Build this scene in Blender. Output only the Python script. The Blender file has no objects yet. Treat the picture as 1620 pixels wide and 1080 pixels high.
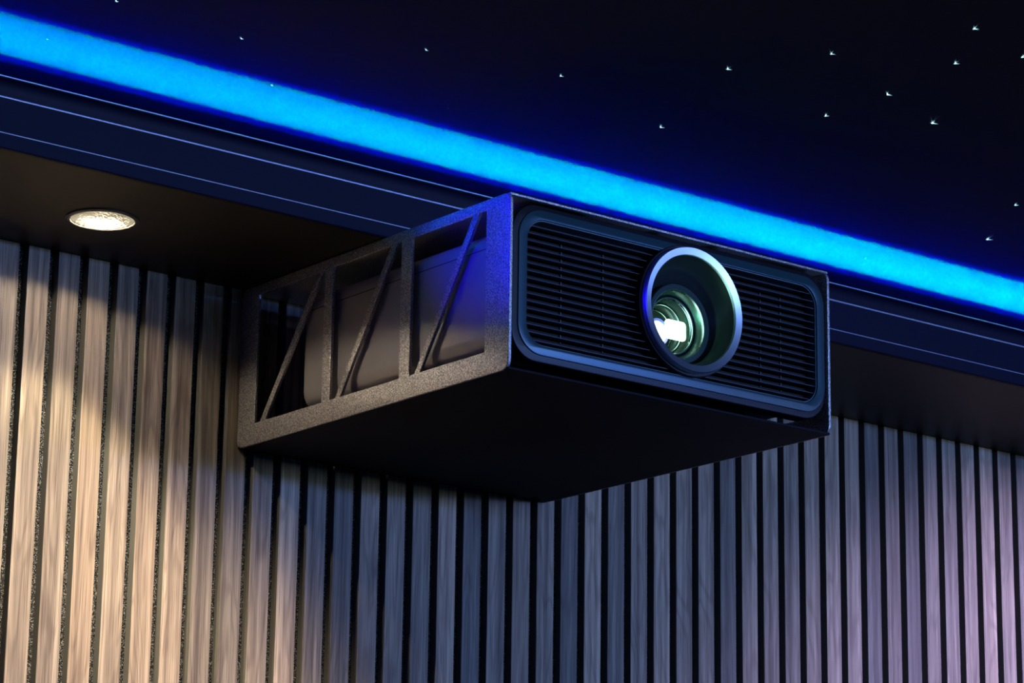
import bpy, bmesh, math, random
from mathutils import Vector, Matrix
random.seed(7)
C = bpy.context.scene.collection
S = bpy.context.scene
PI = math.pi

# ------------------------------------------------------------------ camera
FPX, YAW, PITCH, ROLL = 4596.63, 0.663987, 0.256804, 0.0143803
CAM = Vector((-1.540903, -2.896353, -0.95779))
Fv = Vector((math.sin(YAW)*math.cos(PITCH), math.cos(YAW)*math.cos(PITCH), math.sin(PITCH)))
Rv = Vector((math.cos(YAW), -math.sin(YAW), 0))
Uv = Rv.cross(Fv)
R2 = Rv*math.cos(ROLL) + Uv*math.sin(ROLL)
U2 = -Rv*math.sin(ROLL) + Uv*math.cos(ROLL)
cd = bpy.data.cameras.new('camera')
cam = bpy.data.objects.new('camera', cd); C.objects.link(cam)
m3 = Matrix((R2, U2, -Fv)).transposed()
cam.matrix_world = Matrix.Translation(CAM) @ m3.to_4x4()
cd.sensor_width = 36.0; cd.lens = FPX*36.0/1620.0
cd.clip_start = 0.01; cd.clip_end = 50
S.camera = cam

# ------------------------------------------------------------------ world, exposure
w = bpy.data.worlds.new('world'); S.world = w; w.use_nodes = True
w.node_tree.nodes['Background'].inputs[0].default_value = (0.10, 0.16, 0.8, 1)
w.node_tree.nodes['Background'].inputs[1].default_value = 0.001
S.view_settings.view_transform = 'Standard'; S.view_settings.look = 'None'
S.view_settings.exposure = 0.0; S.view_settings.gamma = 1.0
S.view_settings.use_curve_mapping = False

# ------------------------------------------------------------------ added fill lamps, unseen
def area(name, loc, target, sx, sy, col, power):
    ld = bpy.data.lights.new(name, 'AREA'); ld.shape = 'RECTANGLE'
    ld.size = sx; ld.size_y = sy; ld.color = col; ld.energy = power
    o = bpy.data.objects.new(name, ld); C.objects.link(o)
    o.location = loc
    o.rotation_euler = (Vector(target)-Vector(loc)).to_track_quat('-Z', 'Y').to_euler()
    return o
# added blue fill from the opposite side, standing in for unseen coves there
area('far_blue_fill', (2.0, -5.2, 0.06), (0.9, 0, -0.25), 4.0, 0.10, (0.11, 0.25, 1.0), 150.0)
# added pale fill from the far side, standing in for unseen screen bounce
area('far_pale_fill', (1.5, -5.2, -0.06), (0.7, 0, -0.35), 2.6, 0.2, (0.5, 0.75, 1.0), 40.0)
# added weak blue fill from the left side of the room
area('left_blue_fill', (-3.3, -2.0, 0.08), (0.3, -0.4, -0.05), 2.6, 0.06, (0.10, 0.10, 1.0), 3.0)
# added violet fill for the right wall is set further down
# added unseen blue spot, tints the cage side like glow from the band
sd = bpy.data.lights.new('blue_fill_spot', 'SPOT'); sd.energy = 32.0; sd.color = (0.01, 0.0, 1.0)
sd.spot_size = math.radians(23); sd.spot_blend = 0.8; sd.shadow_soft_size = 0.006
so = bpy.data.objects.new('blue_fill_spot', sd); C.objects.link(so); so.location = (-0.45, -0.52, 0.118)
so.rotation_euler = (Vector((0.306, -0.50, 0.0))-so.location).to_track_quat('-Z', 'Y').to_euler()
# added unseen warm spot above the frame, lifts the lower left slats
sd = bpy.data.lights.new('warm_fill_spot', 'SPOT'); sd.energy = 95.0; sd.color = (1.0, 0.80, 0.56)
sd.spot_size = math.radians(46); sd.spot_blend = 1.0; sd.shadow_soft_size = 0.02
so = bpy.data.objects.new('warm_fill_spot', sd); C.objects.link(so); so.location = (-0.02, -0.75, 0.105)
so.rotation_euler = (Vector((0.15, 0.0, -0.62))-so.location).to_track_quat('-Z', 'Y').to_euler()
# added blue-violet fill on the right, so the lens bezel catches light
area('right_violet_fill', (3.9, -2.6, 0.08), (0.6, -0.4, -0.1), 3.0, 0.06, (0.35, 0.45, 1.0), 12.0)
# added unseen violet spot, tints the slats at the far right
sd = bpy.data.lights.new('violet_fill_spot', 'SPOT'); sd.energy = 130.0; sd.color = (0.60, 0.50, 1.0)
sd.spot_size = math.radians(46); sd.spot_blend = 1.0; sd.shadow_soft_size = 0.02
so = bpy.data.objects.new('violet_fill_spot', sd); C.objects.link(so); so.location = (2.5, -1.0, 0.05)
so.rotation_euler = (Vector((1.75, 0.0, -0.50))-so.location).to_track_quat('-Z', 'Y').to_euler()

H = 0.13            # star ceiling height (soffit underside is z = 0, slat faces are y = 0)
FY = -0.2967        # fascia face
WY = 0.0125         # felt plane behind the slats
FLOOR = -2.45

# ------------------------------------------------------------------ material helpers
def mat(name, col=(0.5, 0.5, 0.5), rough=0.5, metal=0.0, spec=0.5, emis=None, estr=0.0, trans=0.0, coat=0.0):
    m = bpy.data.materials.new(name); m.use_nodes = True
    b = m.node_tree.nodes['Principled BSDF']
    b.inputs['Base Color'].default_value = (*col, 1)
    b.inputs['Roughness'].default_value = rough
    b.inputs['Metallic'].default_value = metal
    b.inputs['Specular IOR Level'].default_value = spec
    b.inputs['Transmission Weight'].default_value = trans
    b.inputs['Coat Weight'].default_value = coat
    if emis:
        b.inputs['Emission Color'].default_value = (*emis, 1)
        b.inputs['Emission Strength'].default_value = estr
    return m
def N(m, t, **kw):
    n = m.node_tree.nodes.new(t)
    for k, v in kw.items():
        if hasattr(n, k): setattr(n, k, v)
        else: n.inputs[k].default_value = v
    return n
def L(m, a, b): m.node_tree.links.new(a, b)
def bsdf(m): return m.node_tree.nodes['Principled BSDF']
def ramp(m, pts):
    r = m.node_tree.nodes.new('ShaderNodeValToRGB'); e = r.color_ramp.elements
    while len(e) < len(pts): e.new(0.5)
    for i, (p, c) in enumerate(pts):
        e[i].position = p; e[i].color = (*c, 1) if len(c) == 3 else c
    return r
def noise_bump(m, scale, strength, dist=0.001, detail=2.0, rough_var=None, stretch=(1, 1, 1)):
    tc = N(m, 'ShaderNodeTexCoord'); mp = N(m, 'ShaderNodeMapping')
    mp.inputs['Scale'].default_value = stretch
    L(m, tc.outputs['Object'], mp.inputs['Vector'])
    nz = N(m, 'ShaderNodeTexNoise'); nz.inputs['Scale'].default_value = scale; nz.inputs['Detail'].default_value = detail
    L(m, mp.outputs[0], nz.inputs['Vector'])
    bp = N(m, 'ShaderNodeBump'); bp.inputs['Strength'].default_value = strength; bp.inputs['Distance'].default_value = dist
    L(m, nz.outputs['Fac'], bp.inputs['Height']); L(m, bp.outputs[0], bsdf(m).inputs['Normal'])
    return nz

# wood veneer: every slat differs through its own random number
def wood():
    m = mat('oak_veneer', rough=0.55, spec=0.35)
    tc = N(m, 'ShaderNodeTexCoord'); oi = N(m, 'ShaderNodeObjectInfo')
    off = N(m, 'ShaderNodeCombineXYZ')
    mu = N(m, 'ShaderNodeMath', operation='MULTIPLY'); mu.inputs[1].default_value = 9.0
    mu2 = N(m, 'ShaderNodeMath', operation='MULTIPLY'); mu2.inputs[1].default_value = 53.0
    L(m, oi.outputs['Random'], mu.inputs[0]); L(m, oi.outputs['Random'], mu2.inputs[0])
    L(m, mu.outputs[0], off.inputs[0]); L(m, mu2.outputs[0], off.inputs[2])
    add = N(m, 'ShaderNodeVectorMath', operation='ADD')
    L(m, tc.outputs['Object'], add.inputs[0]); L(m, off.outputs[0], add.inputs[1])
    # growth rings as contour lines of a stretched noise
    mp = N(m, 'ShaderNodeMapping'); mp.inputs['Scale'].default_value = (26, 26, 2.2)
    L(m, add.outputs[0], mp.inputs['Vector'])
    n1 = N(m, 'ShaderNodeTexNoise'); n1.inputs['Scale'].default_value = 1.0; n1.inputs['Detail'].default_value = 2.5; n1.inputs['Distortion'].default_value = 0.5
    L(m, mp.outputs[0], n1.inputs['Vector'])
    k = N(m, 'ShaderNodeMath', operation='MULTIPLY'); k.inputs[1].default_value = 75.0
    L(m, n1.outputs['Fac'], k.inputs[0])
    sn = N(m, 'ShaderNodeMath', operation='SINE'); L(m, k.outputs[0], sn.inputs[0])
    sc = N(m, 'ShaderNodeMapRange'); sc.inputs[1].default_value = -1; sc.inputs[2].default_value = 1
    L(m, sn.outputs[0], sc.inputs[0])
    # fine pores
    mp2 = N(m, 'ShaderNodeMapping'); mp2.inputs['Scale'].default_value = (1100, 1100, 13)
    L(m, add.outputs[0], mp2.inputs['Vector'])
    n2 = N(m, 'ShaderNodeTexNoise'); n2.inputs['Scale'].default_value = 1.0; n2.inputs['Detail'].default_value = 5.0
    L(m, mp2.outputs[0], n2.inputs['Vector'])
    # slow streaks along the board
    mp3 = N(m, 'ShaderNodeMapping'); mp3.inputs['Scale'].default_value = (110, 110, 1.3)
    L(m, add.outputs[0], mp3.inputs['Vector'])
    n3 = N(m, 'ShaderNodeTexNoise'); n3.inputs['Scale'].default_value = 1.0; n3.inputs['Detail'].default_value = 3.0
    L(m, mp3.outputs[0], n3.inputs['Vector'])
    # dark knots / cloudy patches
    mp4 = N(m, 'ShaderNodeMapping'); mp4.inputs['Scale'].default_value = (30, 30, 9)
    L(m, add.outputs[0], mp4.inputs['Vector'])
    n4 = N(m, 'ShaderNodeTexNoise'); n4.inputs['Scale'].default_value = 1.0; n4.inputs['Detail'].default_value = 2.0
    L(m, mp4.outputs[0], n4.inputs['Vector'])
    r4 = N(m, 'ShaderNodeMapRange'); r4.inputs[1].default_value = 0.60; r4.inputs[2].default_value = 0.76; r4.inputs[3].default_value = 0; r4.inputs[4].default_value = 1
    L(m, n4.outputs['Fac'], r4.inputs[0])
    base = ramp(m, [(0.30, (0.165, 0.122, 0.080)), (0.52, (0.32, 0.250, 0.168)), (0.72, (0.485, 0.392, 0.272))])
    L(m, n3.outputs['Fac'], base.inputs[0])
    mixr = N(m, 'ShaderNodeMix', data_type='RGBA', blend_type='MULTIPLY'); mixr.inputs[0].default_value = 0.45
    rr = ramp(m, [(0.0, (0.50, 0.45, 0.42)), (0.45, (1, 1, 1)), (1.0, (1.0, 1.0, 1.0))])
    L(m, sc.outputs[0], rr.inputs[0])
    L(m, base.outputs[0], mixr.inputs[6]); L(m, rr.outputs[0], mixr.inputs[7])
    mixp = N(m, 'ShaderNodeMix', data_type='RGBA', blend_type='MULTIPLY'); mixp.inputs[0].default_value = 0.9
    rp = ramp(m, [(0.30, (0.42, 0.37, 0.34)), (0.50, (0.96, 0.96, 0.96)), (0.68, (1.25, 1.22, 1.2))])
    L(m, n2.outputs['Fac'], rp.inputs[0])
    L(m, mixr.outputs[2], mixp.inputs[6]); L(m, rp.outputs[0], mixp.inputs[7])
    mixk = N(m, 'ShaderNodeMix', data_type='RGBA', blend_type='MULTIPLY')
    mk = N(m, 'ShaderNodeMath', operation='MULTIPLY'); mk.inputs[1].default_value = 0.55
    L(m, r4.outputs[0], mk.inputs[0]); L(m, mk.outputs[0], mixk.inputs[0])
    mixk.inputs[7].default_value = (0.42, 0.36, 0.33, 1)
    L(m, mixp.outputs[2], mixk.inputs[6])
    # tone of the whole slat
    tr = ramp(m, [(0.0, (0.58, 0.62, 0.68)), (0.35, (0.92, 0.92, 0.93)), (0.7, (1.05, 1.02, 1.0)), (1.0, (1.45, 1.36, 1.30))])
    L(m, oi.outputs['Random'], tr.inputs[0])
    mixt = N(m, 'ShaderNodeMix', data_type='RGBA', blend_type='MULTIPLY'); mixt.inputs[0].default_value = 1.0
    L(m, mixk.outputs[2], mixt.inputs[6]); L(m, tr.outputs[0], mixt.inputs[7])
    L(m, mixt.outputs[2], bsdf(m).inputs['Base Color'])
    hsum = N(m, 'ShaderNodeMath', operation='MULTIPLY_ADD'); hsum.inputs[1].default_value = 0.35
    L(m, sc.outputs[0], hsum.inputs[0]); L(m, n2.outputs['Fac'], hsum.inputs[2])
    bp = N(m, 'ShaderNodeBump'); bp.inputs['Strength'].default_value = 0.45; bp.inputs['Distance'].default_value = 0.0006
    L(m, hsum.outputs[0], bp.inputs['Height']); L(m, bp.outputs[0], bsdf(m).inputs['Normal'])
    return m
M = {}
M['wood'] = wood()
# speckled acoustic felt
m = mat('acoustic_felt', rough=0.95, spec=0.1)
tc = N(m, 'ShaderNodeTexCoord'); nz = N(m, 'ShaderNodeTexNoise'); nz.inputs['Scale'].default_value = 1000; nz.inputs['Detail'].default_value = 2
L(m, tc.outputs['Object'], nz.inputs['Vector'])
r = ramp(m, [(0.48, (0.006, 0.006, 0.006)), (0.58, (0.08, 0.08, 0.075)), (0.70, (0.30, 0.30, 0.28))]); L(m, nz.outputs['Fac'], r.inputs[0])
L(m, r.outputs[0], bsdf(m).inputs['Base Color'])
bp = N(m, 'ShaderNodeBump'); bp.inputs['Strength'].default_value = 0.8; bp.inputs['Distance'].default_value = 0.001
L(m, nz.outputs['Fac'], bp.inputs['Height']); L(m, bp.outputs[0], bsdf(m).inputs['Normal'])
M['felt'] = m
M['ceiling'] = mat('black_ceiling_fabric', (0.050, 0.048, 0.052), 0.9, spec=0.1); noise_bump(M['ceiling'], 900, 0.25, 0.0005)
M['soffit'] = mat('black_soffit_lacquer', (0.011, 0.0078, 0.0075), 0.5, spec=0.3); noise_bump(M['soffit'], 60, 0.08, 0.001)
M['fascia'] = mat('dark_fascia_paint', (0.004, 0.004, 0.020), 0.55, spec=0.15)
M['bead'] = mat('glossy_trim_bead', (0.7, 0.7, 0.8), 0.3, metal=0.6)
M['channel'] = mat('channel_paint', (0.006, 0.006, 0.006), 0.95, spec=0.0)
M['room'] = mat('dark_room_paint', (0.03, 0.03, 0.035), 0.8)
M['carpet'] = mat('dark_carpet', (0.03, 0.03, 0.035), 0.95)
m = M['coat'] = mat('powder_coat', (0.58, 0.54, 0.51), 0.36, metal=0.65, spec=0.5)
nz = noise_bump(m, 700, 0.9, 0.0010, 1.5)
r = ramp(m, [(0.36, (0.28, 0.26, 0.25)), (0.52, (0.56, 0.52, 0.49)), (0.68, (0.92, 0.87, 0.83))]); L(m, nz.outputs['Fac'], r.inputs[0])
L(m, r.outputs[0], bsdf(m).inputs['Base Color'])
M['under'] = mat('shaded_coat', (0.014, 0.014, 0.018), 0.75, spec=0.15)  # darker matt copy of the cage coat for the shaded underside
M['body'] = mat('satin_body', (0.42, 0.395, 0.385), 0.40, metal=0.5, spec=0.5)
M['front'] = mat('projector_front', (0.006, 0.006, 0.008), 0.4, spec=0.3)
M['ring'] = mat('trim_ring_satin', (0.026, 0.072, 0.082), 0.30, metal=0.3)
M['liner'] = mat('liner_glow_teal', (0.10, 0.19, 0.21), 0.5)  # teal base colour stands in for lens glow on the opening wall
M['blade'] = mat('grille_blade', (0.055, 0.055, 0.07), 0.35, spec=0.5)
M['filter'] = mat('filter_mesh', (0.006, 0.006, 0.008), 0.8)
M['rib'] = mat('filter_rib', (0.10, 0.10, 0.10), 0.4)
m = M['chrome'] = mat('brushed_aluminium', (0.70, 0.78, 0.86), 0.42, metal=1.0)
bsdf(m).inputs['Anisotropic'].default_value = 0.6
M['black'] = mat('matt_black', (0.008, 0.008, 0.009), 0.6)
M['cone'] = mat('lens_hood_black', (0.022, 0.030, 0.030), 0.32, spec=0.6)
M['barrel'] = mat('lens_barrel', (0.05, 0.09, 0.075), 0.25, metal=0.5)
M['rim'] = mat('lens_rim_metal', (0.35, 0.5, 0.45), 0.22, metal=1.0)
m = M['glass'] = mat('coated_glass', (0.75, 1.0, 0.86), 0.0, spec=0.5, trans=1.0)
bsdf(m).inputs['IOR'].default_value = 1.12
M['glint'] = mat('lens_glint_glow', (1, 1, 1), 0.5, emis=(0.93, 1.0, 0.93), estr=3.5)
M['violet'] = mat('violet_glint_tint', (0.3, 0.25, 0.8), 0.2, metal=0.5)
M['lamp'] = mat('downlight_led', (1, 1, 1), 0.5, emis=(1.0, 0.90, 0.74), estr=14)
M['reflector'] = mat('faceted_reflector', (0.16, 0.155, 0.14), 0.28, metal=1.0)
noise_bump(M['reflector'], 500, 0.5, 0.002)
M['lampring'] = mat('downlight_ring', (0.05, 0.048, 0.045), 0.25, metal=0.5)
M['star'] = mat('fibre_star', (1, 1, 1), 0.5, emis=(0.70, 0.97, 1.0), estr=3.0)
m = M['star']                                           # brightest at the fibre tip, dying along the blades that shape its flare
tc = N(m, 'ShaderNodeTexCoord'); ln = N(m, 'ShaderNodeVectorMath', operation='LENGTH'); L(m, tc.outputs['Object'], ln.inputs[0])
mr = N(m, 'ShaderNodeMapRange'); mr.inputs[1].default_value = 0.0008; mr.inputs[2].default_value = 0.012; mr.inputs[3].default_value = 1.0; mr.inputs[4].default_value = 0.08
L(m, ln.outputs['Value'], mr.inputs[0])
pw = N(m, 'ShaderNodeMath', operation='POWER'); pw.inputs[1].default_value = 2.6; L(m, mr.outputs[0], pw.inputs[0])
ms = N(m, 'ShaderNodeMath', operation='MULTIPLY'); ms.inputs[1].default_value = 2.2; L(m, pw.outputs[0], ms.inputs[0])
L(m, ms.outputs[0], bsdf(m).inputs['Emission Strength']); bsdf(m).inputs['Emission Color'].default_value = (0.45, 0.90, 1.0, 1)
M['stardim'] = mat('fibre_star_faint', (0.5, 0.6, 0.6), 0.5, emis=(0.35, 0.75, 0.8), estr=0.35)
M['ledblue'] = mat('led_blue_light', (0.01, 0.01, 0.01), 0.9, spec=0.0, emis=(0.0, 0.006, 1.0), estr=800.0)
M['spill'] = mat('added_spill_glow', (0.1, 0.1, 0.1), 0.5, emis=(0.0, 0.005, 1.0), estr=110.0)
m = M['ledgreen'] = mat('led_green_light', (0.01, 0.01, 0.01), 0.9, spec=0.0)   # green diodes, dimmer towards the left end
tc = N(m, 'ShaderNodeTexCoord'); sx = N(m, 'ShaderNodeSeparateXYZ'); L(m, tc.outputs['Object'], sx.inputs[0])
mr = N(m, 'ShaderNodeMapRange'); mr.inputs[1].default_value = -0.4; mr.inputs[2].default_value = 1.0
mr.inputs[3].default_value = 280.0; mr.inputs[4].default_value = 530.0
L(m, sx.outputs[0], mr.inputs[0]); L(m, mr.outputs[0], bsdf(m).inputs['Emission Strength'])
bsdf(m).inputs['Emission Color'].default_value = (0.0, 1.0, 0.4, 1)

# ------------------------------------------------------------------ mesh helpers
def finish(name, me, m, parent=None, smooth=False):
    o = bpy.data.objects.new(name, me); C.objects.link(o)
    if m: me.materials.clear(); me.materials.append(m)
    if parent is not None:
        o.parent = parent; o.location = -world_loc(parent)
    if smooth:
        me.polygons.foreach_set('use_smooth', [True]*len(me.polygons))
        me.set_sharp_from_angle(angle=math.radians(35))
    return o
def world_loc(o):
    v = Vector((0, 0, 0))
    while o is not None: v = v + o.location; o = o.parent
    return v
def from_bm(name, bm, m, parent=None, smooth=False):
    me = bpy.data.meshes.new(name); bmesh.ops.recalc_face_normals(bm, faces=bm.faces); bm.to_mesh(me); bm.free()
    return finish(name, me, m, parent, smooth)
def box(bm, x0, x1, y0, y1, z0, z1, bev=0.0, seg=2):
    r = bmesh.ops.create_cube(bm, size=1.0)
    vs = r['verts']
    bmesh.ops.scale(bm, vec=(x1-x0, y1-y0, z1-z0), verts=vs)
    bmesh.ops.translate(bm, vec=((x0+x1)/2, (y0+y1)/2, (z0+z1)/2), verts=vs)
    if bev > 0:
        es = list({e for v in vs for e in v.link_edges})
        bmesh.ops.bevel(bm, geom=es, offset=bev, segments=seg, profile=0.5, affect='EDGES')
def boxobj(name, x0, x1, y0, y1, z0, z1, m, parent=None, bev=0.0, seg=2):
    bm = bmesh.new(); box(bm, x0, x1, y0, y1, z0, z1, bev, seg)
    return from_bm(name, bm, m, parent, bev > 0)
def rrect(a0, a1, b0, b1, r, n=8):
    pts = []
    for cx, cy, st in ((a1-r, b1-r, 0), (a0+r, b1-r, 90), (a0+r, b0+r, 180), (a1-r, b0+r, 270)):
        for i in range(n+1):
            t = math.radians(st+90*i/n); pts.append((cx+r*math.cos(t), cy+r*math.sin(t)))
    return pts
def circle(cx, cy, r, n=64): return [(cx+r*math.cos(2*PI*i/n), cy+r*math.sin(2*PI*i/n)) for i in range(n)]
AX = {'Z': Matrix(((1, 0, 0), (0, 1, 0), (0, 0, 1))),       # (u,v) = (x,y), thickness along z
      'Y': Matrix(((1, 0, 0), (0, 0, -1), (0, 1, 0))),      # (u,v) = (x,z), thickness along y
      'X': Matrix(((0, 0, 1), (1, 0, 0), (0, 1, 0)))}       # (u,v) = (y,z), thickness along x
def plate(name, loops, axis, pos, thick, m, parent=None, bev=0.0, smooth=True):
    """flat plate with holes; centred at pos along axis"""
    cu = bpy.data.curves.new('tmp', 'CURVE'); cu.dimensions = '2D'; cu.fill_mode = 'BOTH'
    cu.extrude = thick/2-bev; cu.bevel_depth = bev; cu.bevel_resolution = 2; cu.offset = -bev
    for lp in loops:
        sp = cu.splines.new('POLY'); sp.points.add(len(lp)-1)
        for p, (u, v) in zip(sp.points, lp): p.co = (u, v, 0, 1)
        sp.use_cyclic_u = True
    t = bpy.data.objects.new('tmp', cu); C.objects.link(t)
    bpy.context.view_layer.update()
    me = bpy.data.meshes.new_from_object(t.evaluated_get(bpy.context.evaluated_depsgraph_get()))
    bpy.data.objects.remove(t); bpy.data.curves.remove(cu)
    me.name = name
    T = {'X': Vector((pos, 0, 0)), 'Y': Vector((0, pos, 0)), 'Z': Vector((0, 0, pos))}[axis]
    me.transform(Matrix.Translation(T) @ AX[axis].to_4x4())
    bm = bmesh.new(); bm.from_mesh(me); bmesh.ops.remove_doubles(bm, verts=bm.verts, dist=1e-6)
    bmesh.ops.recalc_face_normals(bm, faces=bm.faces); bm.to_mesh(me); bm.free()
    return finish(name, me, m, parent, smooth)
def lathe(name, prof, centre, axis, m, parent=None, n=72, closed=False):
    """prof: list of (radius, along) ; axis 'Y' or 'Z'"""
    bm = bmesh.new(); rings = []
    for rr_, al in prof:
        ring = []
        for i in range(n):
            t = 2*PI*i/n; a, b = rr_*math.cos(t), rr_*math.sin(t)
            co = (a, al, b) if axis == 'Y' else (a, b, al)
            ring.append(bm.verts.new(Vector(co)+Vector(centre)))
        rings.append(ring)
    pairs = list(zip(rings[:-1], rings[1:]))
    if closed: pairs.append((rings[-1], rings[0]))
    for A, B in pairs:
        for i in range(n): bm.faces.new((A[i], A[(i+1) % n], B[(i+1) % n], B[i]))
    if not closed:
        if prof[0][0] < 1e-4 or prof[-1][0] < 1e-4:
            bmesh.ops.remove_doubles(bm, verts=bm.verts, dist=2e-5)
    return from_bm(name, bm, m, parent, True)
def extrude_x(name, prof, x0, x1, m, parent=None, seg=1, cap=True):
    """closed (y,z) outline swept along x"""
    bm = bmesh.new(); cols = []
    for i in range(seg+1):
        x = x0+(x1-x0)*i/seg
        cols.append([bm.verts.new((x, y, z)) for y, z in prof])
    k = len(prof)
    for A, B in zip(cols[:-1], cols[1:]):
        for j in range(k): bm.faces.new((A[j], A[(j+1) % k], B[(j+1) % k], B[j]))
    if cap: bm.faces.new(cols[0]); bm.faces.new(cols[-1])
    return from_bm(name, bm, m, parent, True)
def empty(name, loc, label=None, cat=None, group=None):
    o = bpy.data.objects.new(name, None); C.objects.link(o); o.location = loc; o.empty_display_size = 0.05
    if label: tag(o, label, cat, group)
    return o
def tag(o, label, cat, group=None):
    o['label'] = label; o['category'] = cat
    if group: o['group'] = group
    return o
def struct(o, label=None):
    o['kind'] = 'structure'
    if label: o['label'] = label
    return o

def cut_round(o, cx, cz, r_, y0, y1):
    """bore a round hole along y into o"""
    t = lathe('tmp', [(0.0005, y0), (r_, y0), (r_, y1), (0.0005, y1)], (cx, 0, cz), 'Y', M['black'], None, 64)
    t.parent = o.parent; t.location = o.location
    md = o.modifiers.new('b', 'BOOLEAN'); md.operation = 'DIFFERENCE'; md.object = t; md.solver = 'EXACT'
    bpy.context.view_layer.update()
    me = bpy.data.meshes.new_from_object(o.evaluated_get(bpy.context.evaluated_depsgraph_get()))
    o.modifiers.clear(); o.data = me; bpy.data.objects.remove(t)

# ------------------------------------------------------------------ room shell
XA, XB, YB = -3.5, 4.0, -5.5
struct(boxobj('floor', XA, XB, YB, WY, FLOOR-0.05, FLOOR, M['carpet']), 'dark carpeted floor of the room')
struct(boxobj('ceiling', XA, XB, YB, WY+0.05, H, H+0.05, M['ceiling']), 'black ceiling with tiny fibre stars and a blue lit band')
struct(boxobj('wall_left', XA-0.05, XA, YB, WY+0.05, FLOOR, H, M['room']), 'dark side wall on the left')
struct(boxobj('wall_right', XB, XB+0.05, YB, WY+0.05, FLOOR, H, M['room']), 'dark side wall on the right')
struct(boxobj('wall_front', XA, XB, YB-0.05, YB, FLOOR, H, M['room']), 'dark wall behind the viewer')
# slatted wall: felt backing with every slat a part of its own
wall = struct(boxobj('wall_back', XA, XB, WY, WY+0.05, FLOOR, H, M['felt']), 'wall of vertical oak slats on dark speckled felt')
SW, SP, ST = 0.0283, 0.04, 0.0125
bm = bmesh.new(); box(bm, -SW/2, SW/2, 0.0, ST, FLOOR, 0.0, 0.0005, 1)
slat0 = from_bm('slat', bm, M['wood'], wall, True)
slat0.data.materials.append(mat('slat_edge_mdf', (0.15, 0.145, 0.125), 0.7, spec=0.3))
for p_ in slat0.data.polygons:
    if abs(p_.normal.x) > 0.9: p_.material_index = 1
def px(n): return SP*n - SW/2
first = True
for n in range(-30, 75):
    s = slat0 if first else slat0.copy()
    if not first: C.objects.link(s); s.parent = wall
    s.location = (px(n), 0, 0); first = False

# soffit board with holes for the downlights
lamps = [(-0.62, -0.145), (0.024, -0.145), (1.76, -0.145)]
RH = 0.036
loops = [[(XA, FY+0.004), (XB, FY+0.004), (XB, WY), (XA, WY)]] + [circle(x, y, RH, 64) for x, y in lamps]
soff = plate('trim_1', loops, 'Z', 0.0015, 0.003, M['soffit'], None, 0, False)
struct(soff, 'dark soffit underside that carries the downlight')
struct(boxobj('trim_2', XA, XB, -0.2529, WY, 0.070, 0.0775, M['channel']), 'top board of the soffit behind the light channel')
# fascia: face with beads, a hollow moulding above, lip in front of the light channel
fz = [(-0.2910, 0.0), (FY+0.001, 0.0), (FY, 0.001), (FY, 0.0545), (FY+0.003, 0.0550)]
for i in range(7):                                        # hollow (cavetto)
    t = i/6*PI/2
    fz.append((FY+0.003-0.008*(1-math.cos(t)), 0.0565+0.0185*math.sin(t)))
fz += [(-0.3017, 0.0775), (-0.2910, 0.0775)]
fas = struct(extrude_x('trim_3', fz, XA, XB, M['fascia']), 'dark blue lit fascia moulding along the soffit')
def bead(z, y, r, name='bead'):
    pr = [(y+r*math.cos(t), z+r*math.sin(t)) for t in [2*PI*i/10 for i in range(10)]]
    return extrude_x(name, pr, XA, XB, M['bead'], fas)
bead(0.0170, FY+0.0002, 0.0007); bead(0.0558, FY+0.0001, 0.0012); bead(0.0768, -0.3017, 0.0008)
# channel floor and back wall
ch = [(-0.2910, 0.0520), (-0.2565, 0.0520), (-0.2565, 0.0775), (-0.2530, 0.0775), (-0.2530, 0.0500), (-0.2910, 0.0500)]
struct(extrude_x('trim_4', ch, XA, XB, M['channel']), 'light channel behind the fascia lip')
led = empty('led_strip', (0.5, -0.27, 0.0521), 'blue and cyan strip light hidden in the channel above the fascia, lighting the ceiling band', 'strip light')
extrude_x('circuit_tape', [(-0.2760, 0.0521), (-0.2640, 0.0521), (-0.2640, 0.0526), (-0.2760, 0.0526)], XA+0.01, XB-0.01, M['channel'], led)
extrude_x('strip_profile', [(-0.2766, 0.0527), (-0.2643, 0.0527), (-0.2643, 0.0559), (-0.2665, 0.0559), (-0.2668, 0.0530), (-0.2742, 0.0530), (-0.2745, 0.0559), (-0.2766, 0.0559)], XA+0.01, XB-0.01, M['channel'], led)
for yb in (-0.2755, -0.2654):
    extrude_x('blue_diodes', [(yb-0.0010, 0.0560), (yb+0.0010, 0.0560), (yb+0.0010, 0.0565), (yb-0.0010, 0.0565)], XA+0.01, XB-0.01, M['ledblue'], led, 20)
extrude_x('green_diodes', [(-0.2712, 0.0531), (-0.2670, 0.0531), (-0.2670, 0.0535), (-0.2712, 0.0535)], XA+0.01, XB-0.01, M['ledgreen'], led, 20)
extrude_x('hidden_spill_strip', [(-0.2955, 0.0776), (-0.2920, 0.0776), (-0.2920, 0.0785), (-0.2955, 0.0785)], XA+0.01, XB-0.01, M['spill'], led, 20)  # added glow strip hidden on the lip, spreads blue over the ceiling

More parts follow.
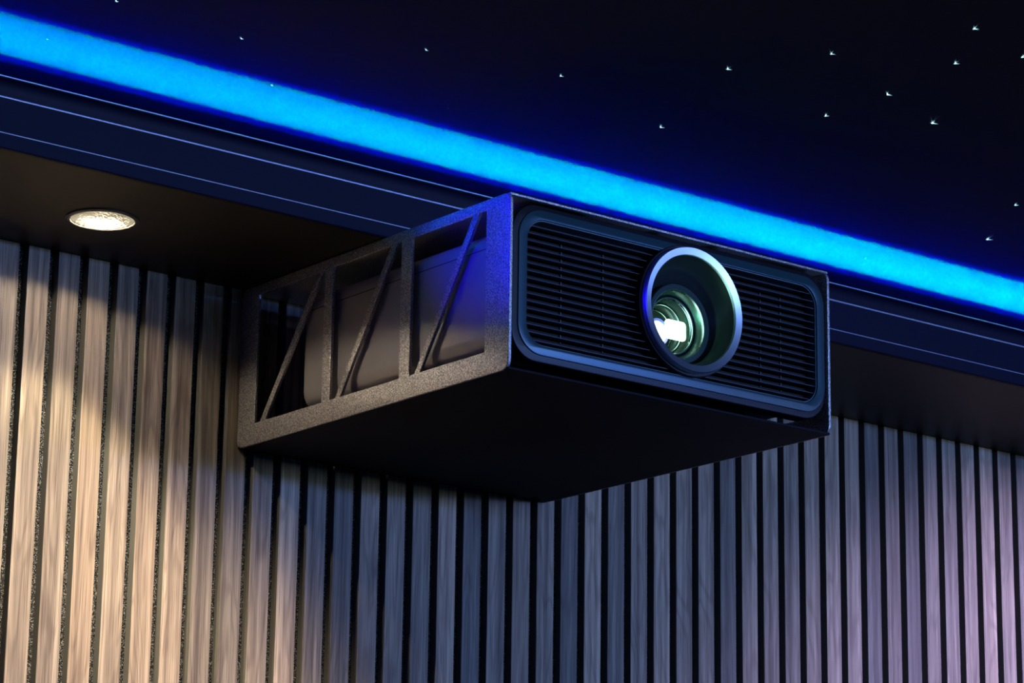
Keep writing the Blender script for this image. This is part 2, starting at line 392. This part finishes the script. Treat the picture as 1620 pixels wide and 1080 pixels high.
# ------------------------------------------------------------------ downlights
def downlight(x, y, label, power, col=(1.0, 0.87, 0.66)):
    t = empty('downlight', (x, y, 0.0), label, 'downlight', None)
    lathe('trim_ring', [(RH, -0.0008), (RH+0.0005, -0.0022), (0.0385, -0.0026), (0.0415, -0.0016), (0.042, -0.0001), (RH, -0.0001)], (x, y, 0), 'Z', M['lampring'], t, 64, True)
    lathe('reflector', [(RH-0.0004, 0.0), (RH-0.0012, 0.006), (0.031, 0.020), (0.026, 0.034), (0.020, 0.046), (0.0125, 0.0535), (0.0005, 0.0545)], (x, y, 0), 'Z', M['reflector'], t, 48)
    lathe('led_chip', [(0.0005, 0.0495), (0.0085, 0.0495), (0.0090, 0.0500), (0.0090, 0.0535), (0.0005, 0.0535)], (x, y, 0), 'Z', M['lamp'], t, 32)
    ld = bpy.data.lights.new('downlight_lamp', 'AREA'); ld.shape = 'DISK'; ld.size = 0.016; ld.energy = power*0.50; ld.color = col
    o = bpy.data.objects.new('downlight_lamp', ld); C.objects.link(o); o.parent = t; o.location = (0, 0, 0.0485)
    ld = bpy.data.lights.new('downlight_lens_glow', 'AREA'); ld.shape = 'DISK'; ld.size = 0.016; ld.energy = power*0.19; ld.color = col
    o = bpy.data.objects.new('downlight_lens_glow', ld); C.objects.link(o); o.parent = t; o.location = (0, 0, 0.0125)
    ld = bpy.data.lights.new('downlight_beam', 'SPOT'); ld.energy = power*2.6; ld.color = col
    ld.spot_size = math.radians(85); ld.spot_blend = 0.45; ld.shadow_soft_size = 0.006
    o = bpy.data.objects.new('downlight_beam', ld); C.objects.link(o); o.parent = t; o.location = (0, 0, 0.0480)
    return t
downlight(*lamps[1], 'lit round recessed downlight in the dark soffit, left of the projector', 4.5)
downlight(*lamps[0], 'round recessed downlight outside the left edge of the frame', 2.6)
downlight(*lamps[2], 'round recessed downlight outside the right edge of the frame', 0.8, (0.66, 0.56, 1.0))

# ------------------------------------------------------------------ projector cage
X0, X1, YF, ZB, ZT = 0.3062, 0.7849, -0.5300, -0.1991, -0.0012
cage = empty('projector_cage', ((X0+X1)/2, 0.0, ZT), 'black powder-coated metal cage with braced openings, fixed under the soffit around the projector', 'bracket')
TH = 0.004
wins = [(-0.178, -0.037), (-0.3305, -0.1945), (-0.4875, -0.350)]
WZ0, WZ1 = -0.1731, -0.0135
def side(x, label=None):
    out = rrect(YF, -0.0005, ZB, ZT, 0.011, 6)
    loops = [out]+[[(a, WZ0), (b, WZ0), (b, WZ1), (a, WZ1)] for a, b in wins]
    p = plate('side_panel', loops, 'X', x, TH, M['coat'], cage, 0.0007)
    dg = [((-0.0482, -0.0590), (-0.1640, -0.1750)), ((-0.2045, -0.2150), (-0.3100, -0.3225)), ((-0.3590, -0.3692), (-0.4640, -0.4755))]
    for (b0, b1), (t0, t1) in dg:
        plate('diagonal_brace', [[(b0, WZ0-0.001), (t0, WZ1+0.001), (t1, WZ1+0.001), (b1, WZ0-0.001)]], 'X', x, TH*0.96, M['coat'], p, 0.0005)
side(X0+TH/2); side(X1-TH/2)
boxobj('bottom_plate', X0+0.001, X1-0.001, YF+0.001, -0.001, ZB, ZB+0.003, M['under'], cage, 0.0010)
boxobj('top_plate', X0+0.001, X1-0.001, YF+0.001, -0.001, ZT-0.003, ZT, M['coat'], cage, 0.0010)

# ------------------------------------------------------------------ projector
proj = empty('projector', (0.545, -0.30, ZB+0.003), 'black home cinema projector with round lit lens and slatted front, inside the metal cage', 'projector')
BX0, BX1, BY0, BY1, BZ0, BZ1 = 0.3155, 0.7755, -0.500, -0.112, -0.171, -0.030
body = boxobj('body', BX0, BX1, BY0, BY1, BZ0, BZ1, M['body'], proj, 0.022, 6)
cut_round(body, 0.5655, -0.1000, 0.058, -0.52, -0.44)
boxobj('seam', BX0-0.0003, BX0+0.001, BY0+0.02, BY1-0.02, -0.0530, -0.0522, M['black'], body)
for fx in (0.38, 0.71):
    for fy in (-0.13, -0.45):
        lathe('foot', [(0.0005, BZ0+0.002), (0.010, BZ0+0.002), (0.010, ZB+0.010), (0.014, ZB+0.009), (0.014, ZB+0.0032), (0.0005, ZB+0.0032)], (fx, fy, 0), 'Z', M['black'], proj, 24)
# front shell: rounded plate with a rounded opening
FX0, FX1, FZ0, FZ1 = 0.3125, 0.7795, -0.1845, -0.0075
LCX, LCZ, LR = 0.5655, -0.0890, 0.0728
OX0, OX1, OZ0, OZ1 = 0.3325, 0.7660, -0.1655, -0.0240
front = plate('front_bezel', [rrect(FX0, FX1, FZ0, FZ1, 0.034, 10), rrect(OX0, OX1, OZ0, OZ1, 0.024, 10)], 'Y', -0.516, 0.020, M['front'], proj, 0.0015)
plate('back_shell', [rrect(FX0+0.006, FX1-0.006, FZ0+0.006, FZ1-0.004, 0.03, 10), circle(LCX, LCZ, LR-0.001, 64)], 'Y', -0.500, 0.012, M['black'], front, 0.002)
plate('trim_ring', [rrect(0.3205, 0.7780, -0.1765, -0.0130, 0.033, 12), rrect(0.3325, 0.7660, -0.1655, -0.0240, 0.024, 12)], 'Y', -0.5263, 0.0025, M['ring'], front, 0.0008)
plate('opening_liner', [rrect(OX0, OX1, OZ0, OZ1, 0.024, 10), rrect(OX0+0.001, OX1-0.001, OZ0+0.001, OZ1-0.001, 0.023, 10)], 'Y', -0.5180, 0.0150, M['liner'], front, 0)
plate('filter_panel', [rrect(OX0+0.001, OX1-0.001, OZ0+0.001, OZ1-0.001, 0.023, 8), circle(LCX, LCZ, LR-0.002, 64)], 'Y', -0.5085, 0.003, M['filter'], front, 0)
# grille blades, cut short by the lens ring and the rounded ends
k = 0; z = -0.1600
pitch = 0.00853
while z < -0.028:
    # ends follow the rounded opening
    ins = 0.0
    for zz in (OZ0+0.024, OZ1-0.024):
        d = (zz-z) if zz < -0.09 else (z-zz)
        if d > 0: ins = 0.024-math.sqrt(max(0.0, 0.024**2-d*d))
    hw = math.sqrt(max(0.0, (LR+0.0015)**2-(z-LCZ)**2))
    for a, b in ((OX0+ins, LCX-hw), (LCX+hw, OX1-ins)):
        if b-a > 0.01:
            bm = bmesh.new()
            pr = [(-0.5240, z-0.0004), (-0.5240, z+0.0004), (-0.5105, z+0.0022), (-0.5105, z+0.0014)]
            A = [bm.verts.new((a, y, q)) for y, q in pr]; B = [bm.verts.new((b, y, q)) for y, q in pr]
            for j in range(4): bm.faces.new((A[j], A[(j+1) % 4], B[(j+1) % 4], B[j]))
            bm.faces.new(A); bm.faces.new(B)
            from_bm('grille_blade', bm, M['blade'], front)
    z += pitch
for xr in (0.392, 0.452, 0.690, 0.722):
    boxobj('filter_rib', xr-0.0005, xr+0.0005, -0.5120, -0.5101, OZ0+0.012, OZ1-0.012, M['rib'], front)
# lens
lens = lathe('lens_bezel', [(LR-0.0090, -0.5310), (LR-0.0088, -0.5365), (LR-0.0010, -0.5385), (LR, -0.5372), (LR, -0.5300), (LR-0.0090, -0.5300)], (LCX, 0, LCZ), 'Y', M['chrome'], proj, 96, True)
lathe('mounting_collar', [(LR-0.002, -0.5300), (LR+0.0025, -0.5300), (LR+0.0035, -0.5275), (LR+0.0035, -0.5050), (LR-0.002, -0.5050)], (LCX, 0, LCZ), 'Y', M['black'], lens, 96, True)
LX, LZ = 0.5655, -0.1000     # optical axis sits low in the hood (lens shift)
# hood: lofts from the bezel opening to the barrel front
def loft(name, sec, m, parent, n=96):
    bm = bmesh.new(); rings = []
    for (cx, cz, r_, y) in sec:
        rings.append([bm.verts.new((cx+r_*math.cos(2*PI*i/n), y, cz+r_*math.sin(2*PI*i/n))) for i in range(n)])
    for A, B in zip(rings[:-1], rings[1:]):
        for i in range(n): bm.faces.new((A[i], A[(i+1) % n], B[(i+1) % n], B[i]))
    return from_bm(name, bm, m, parent, True)
hood = loft('lens_hood', [(LCX, LCZ, LR-0.0090, -0.5330), (LCX, LCZ, LR-0.0105, -0.5290), (LCX, LCZ-0.001, LR-0.0150, -0.5190),
        (LCX, LCZ-0.003, LR-0.0160, -0.5165), (LX, LZ+0.003, 0.0520, -0.5060), (LX, LZ+0.001, 0.0485, -0.5030), (LX, LZ, 0.0455, -0.4950)], M['cone'], lens)
def ring(name, r0, r1, y0, y1, m, par):
    b = min(0.0006, (r1-r0)/3)
    return lathe(name, [(r0, y0+b), (r0+b, y0), (r1-b, y0), (r1, y0+b), (r1, y1), (r0, y1)], (LX, 0, LZ), 'Y', m, par, 96, True)
barrel = ring('lens_barrel', 0.0405, 0.0460, -0.5110, -0.4600, M['barrel'], lens)
ring('barrel_ring', 0.0392, 0.0408, -0.5100, -0.4900, M['rim'], barrel)
loft('barrel_wall', [(LX, LZ, 0.0400, -0.5075), (LX, LZ, 0.0355, -0.4970), (LX, LZ, 0.0350, -0.4930), (LX, LZ, 0.0330, -0.4900)], M['barrel'], barrel)
ring('retaining_ring', 0.0318, 0.0335, -0.4990, -0.4850, M['rim'], barrel)
loft('inner_tube', [(LX, LZ, 0.0320, -0.4930), (LX, LZ, 0.0290, -0.4800), (LX, LZ, 0.0285, -0.4790), (LX, LZ, 0.0255, -0.4650), (LX, LZ, 0.0250, -0.4640), (LX, LZ, 0.022, -0.4500), (LX, LZ, 0.0005, -0.4495)], M['barrel'], barrel)
ring('inner_ring', 0.0272, 0.0286, -0.4830, -0.4780, M['rim'], barrel)
ring('inner_ring', 0.0235, 0.0248, -0.4700, -0.4660, M['rim'], barrel)
# front glass: thin meniscus
gp = []
for i in range(11):
    r_ = 0.0317*i/10; gp.append((max(r_, 0.0003), -0.5035+0.0065*(r_/0.0317)**2))
for i in range(10, -1, -1):
    r_ = 0.0317*i/10; gp.append((max(r_, 0.0003), -0.5000+0.0070*(r_/0.0317)**2))
lathe('front_glass', gp, (LX, 0, LZ), 'Y', M['glass'], barrel, 64)
# glowing shapes added in the barrel for bright reflections in the glass
glint = plate('square_glint', [rrect(0.5615, 0.5920, -0.1130, -0.0905, 0.005, 6)], 'Y', -0.4910, 0.002, M['glint'], barrel, 0.0004)
def dome(name, cx, cy, cz, r_, m, par):
    pr = [(max(0.0003, r_*math.sin(t)), -0.5*r_*math.cos(t)) for t in [i/8*PI/2 for i in range(9)]]+[(0.0003, 0.0005)]
    return lathe(name, pr, (cx, cy, cz), 'Y', m, par, 40)
dome('round_glint', LX+0.003, -0.4680, LZ-0.0010, 0.0130, M['glint'], barrel)
lathe('violet_glint', [(0.0132, -0.471), (0.0160, -0.4715), (0.0165, -0.4670), (0.0132, -0.4665)], (LX+0.003, 0, LZ-0.0010), 'Y', M['violet'], barrel, 48, True)  # violet ring colours in an arc of reflection in the glass
pl = bpy.data.lights.new('projection_lamp', 'POINT'); pl.energy = 0.03; pl.color = (0.35, 1.0, 0.75); pl.shadow_soft_size = 0.003
po = bpy.data.objects.new('projection_lamp', pl); C.objects.link(po); po.parent = proj; po.location = Vector((LX+0.002, -0.5060, LZ))-proj.location

# ------------------------------------------------------------------ fibre stars
def star(x, y, size, angs, label, faint=False):
    bm = bmesh.new()
    r = bmesh.ops.create_icosphere(bm, subdivisions=2, radius=size*0.24)
    bmesh.ops.scale(bm, vec=(1, 1, 0.8), verts=r['verts'])
    for a, ln in angs:                       # glowing blades shaped as the flare of light around the tip
        d = Vector((math.cos(a), math.sin(a), 0)); p = Vector((-d.y, d.x, 0)); wd = size*0.055
        v = [bm.verts.new(p*wd), bm.verts.new(-p*wd), bm.verts.new(Vector((0, 0, -wd*1.4))), bm.verts.new(d*ln*size+Vector((0, 0, -0.0002)))]
        for t in ((0, 1, 3), (1, 2, 3), (2, 0, 3), (0, 1, 2)): bm.faces.new([v[i] for i in t])
    o = from_bm('fibre_star', bm, M['stardim' if faint else 'star'])
    o.location = (x, y, H-size*0.10)
    tag(o, label, 'star light', 'fibre stars in the ceiling')
def up(a): return a
STARS = [
 (-0.1422, -0.3004, 1.3, 'tiny fibre star on the bright blue ceiling band, nearest the left edge of the picture'),
 (-0.1429, -0.4436, 2.2, 'small fibre star cut by the top edge, first from the left'),
 (0.0146, -0.4361, 2.2, 'small fibre star in the dark ceiling, second from the left, above the blue band'),
 (0.1206, -0.3348, 1.9, 'fibre star sitting on the upper edge of the blue band, left of the projector'),
 (0.1843, -0.5355, 2.2, 'small fibre star in the dark ceiling, third from the left, above the cage'),
 (0.3152, -0.4012, 0.9, 'faintest pinprick fibre star, just above the blue band left of the projector'),
 (0.3448, -0.5661, 2.4, 'fibre star with a short tail to the right, above the lens side of the projector'),
 (0.5405, -0.5075, 2.9, 'fibre star nearest above the blue band over the projector lens'),
 (0.4684, -0.7004, 3.0, 'fibre star in the upper middle right, alone left of the cluster'),
 (0.5207, -0.8066, 3.2, 'fibre star at the upper left of the cluster in the dark corner'),
 (0.6562, -0.6587, 3.0, 'fibre star with a tail to the right, lowest left of the cluster'),
 (0.6577, -0.7550, 3.8, 'fibre star with a tall V-shaped flare in the middle of the cluster'),
 (0.7651, -0.7202, 5.0, 'largest fibre star with a wide blue flare, lowest right of the cluster'),
 (0.5808, -0.9563, 3.8, 'fibre star nearest the top right corner of the ceiling'),
 (0.6420, -0.8717, 3.2, 'fibre star just below the one in the top right corner'),
 (0.6819, -0.9312, 3.4, 'fibre star cut by the right edge near the top corner'),
 (1.0688, -0.5700, 3.4, 'fibre star at the right edge, above the brightest low star'),
 (1.1513, -0.4473, 4.6, 'bright fibre star with a tall upward flare, lowest at the right above the blue band'),
 (1.0945, -0.2832, 1.0, 'pinprick fibre star inside the blue band right of the projector'),
 (0.9862, -0.1931, 0.8, 'pinprick fibre star in the blue band close to the top right corner of the cage'),
]
for x, y, sz, lab in STARS:
    sz *= 0.001
    k = min(1.0, sz/0.003)
    a0 = math.radians(-128)+random.uniform(-.08, .08)      # the tall flare (towards the room)
    a1 = math.radians(-38)+random.uniform(-.15, .35)
    angs = [(a0+random.uniform(-.28, .28), random.uniform(1.8, 6.0)*k+.4) for _ in range(7)] + [(a1+random.uniform(-.3, .3), random.uniform(.7, 1.7)*k+.3) for _ in range(5)] \
        + [(random.uniform(0, 6.28), random.uniform(.4, .9)) for _ in range(6)]
    star(x, y, sz, angs, lab, sz < 0.00095)
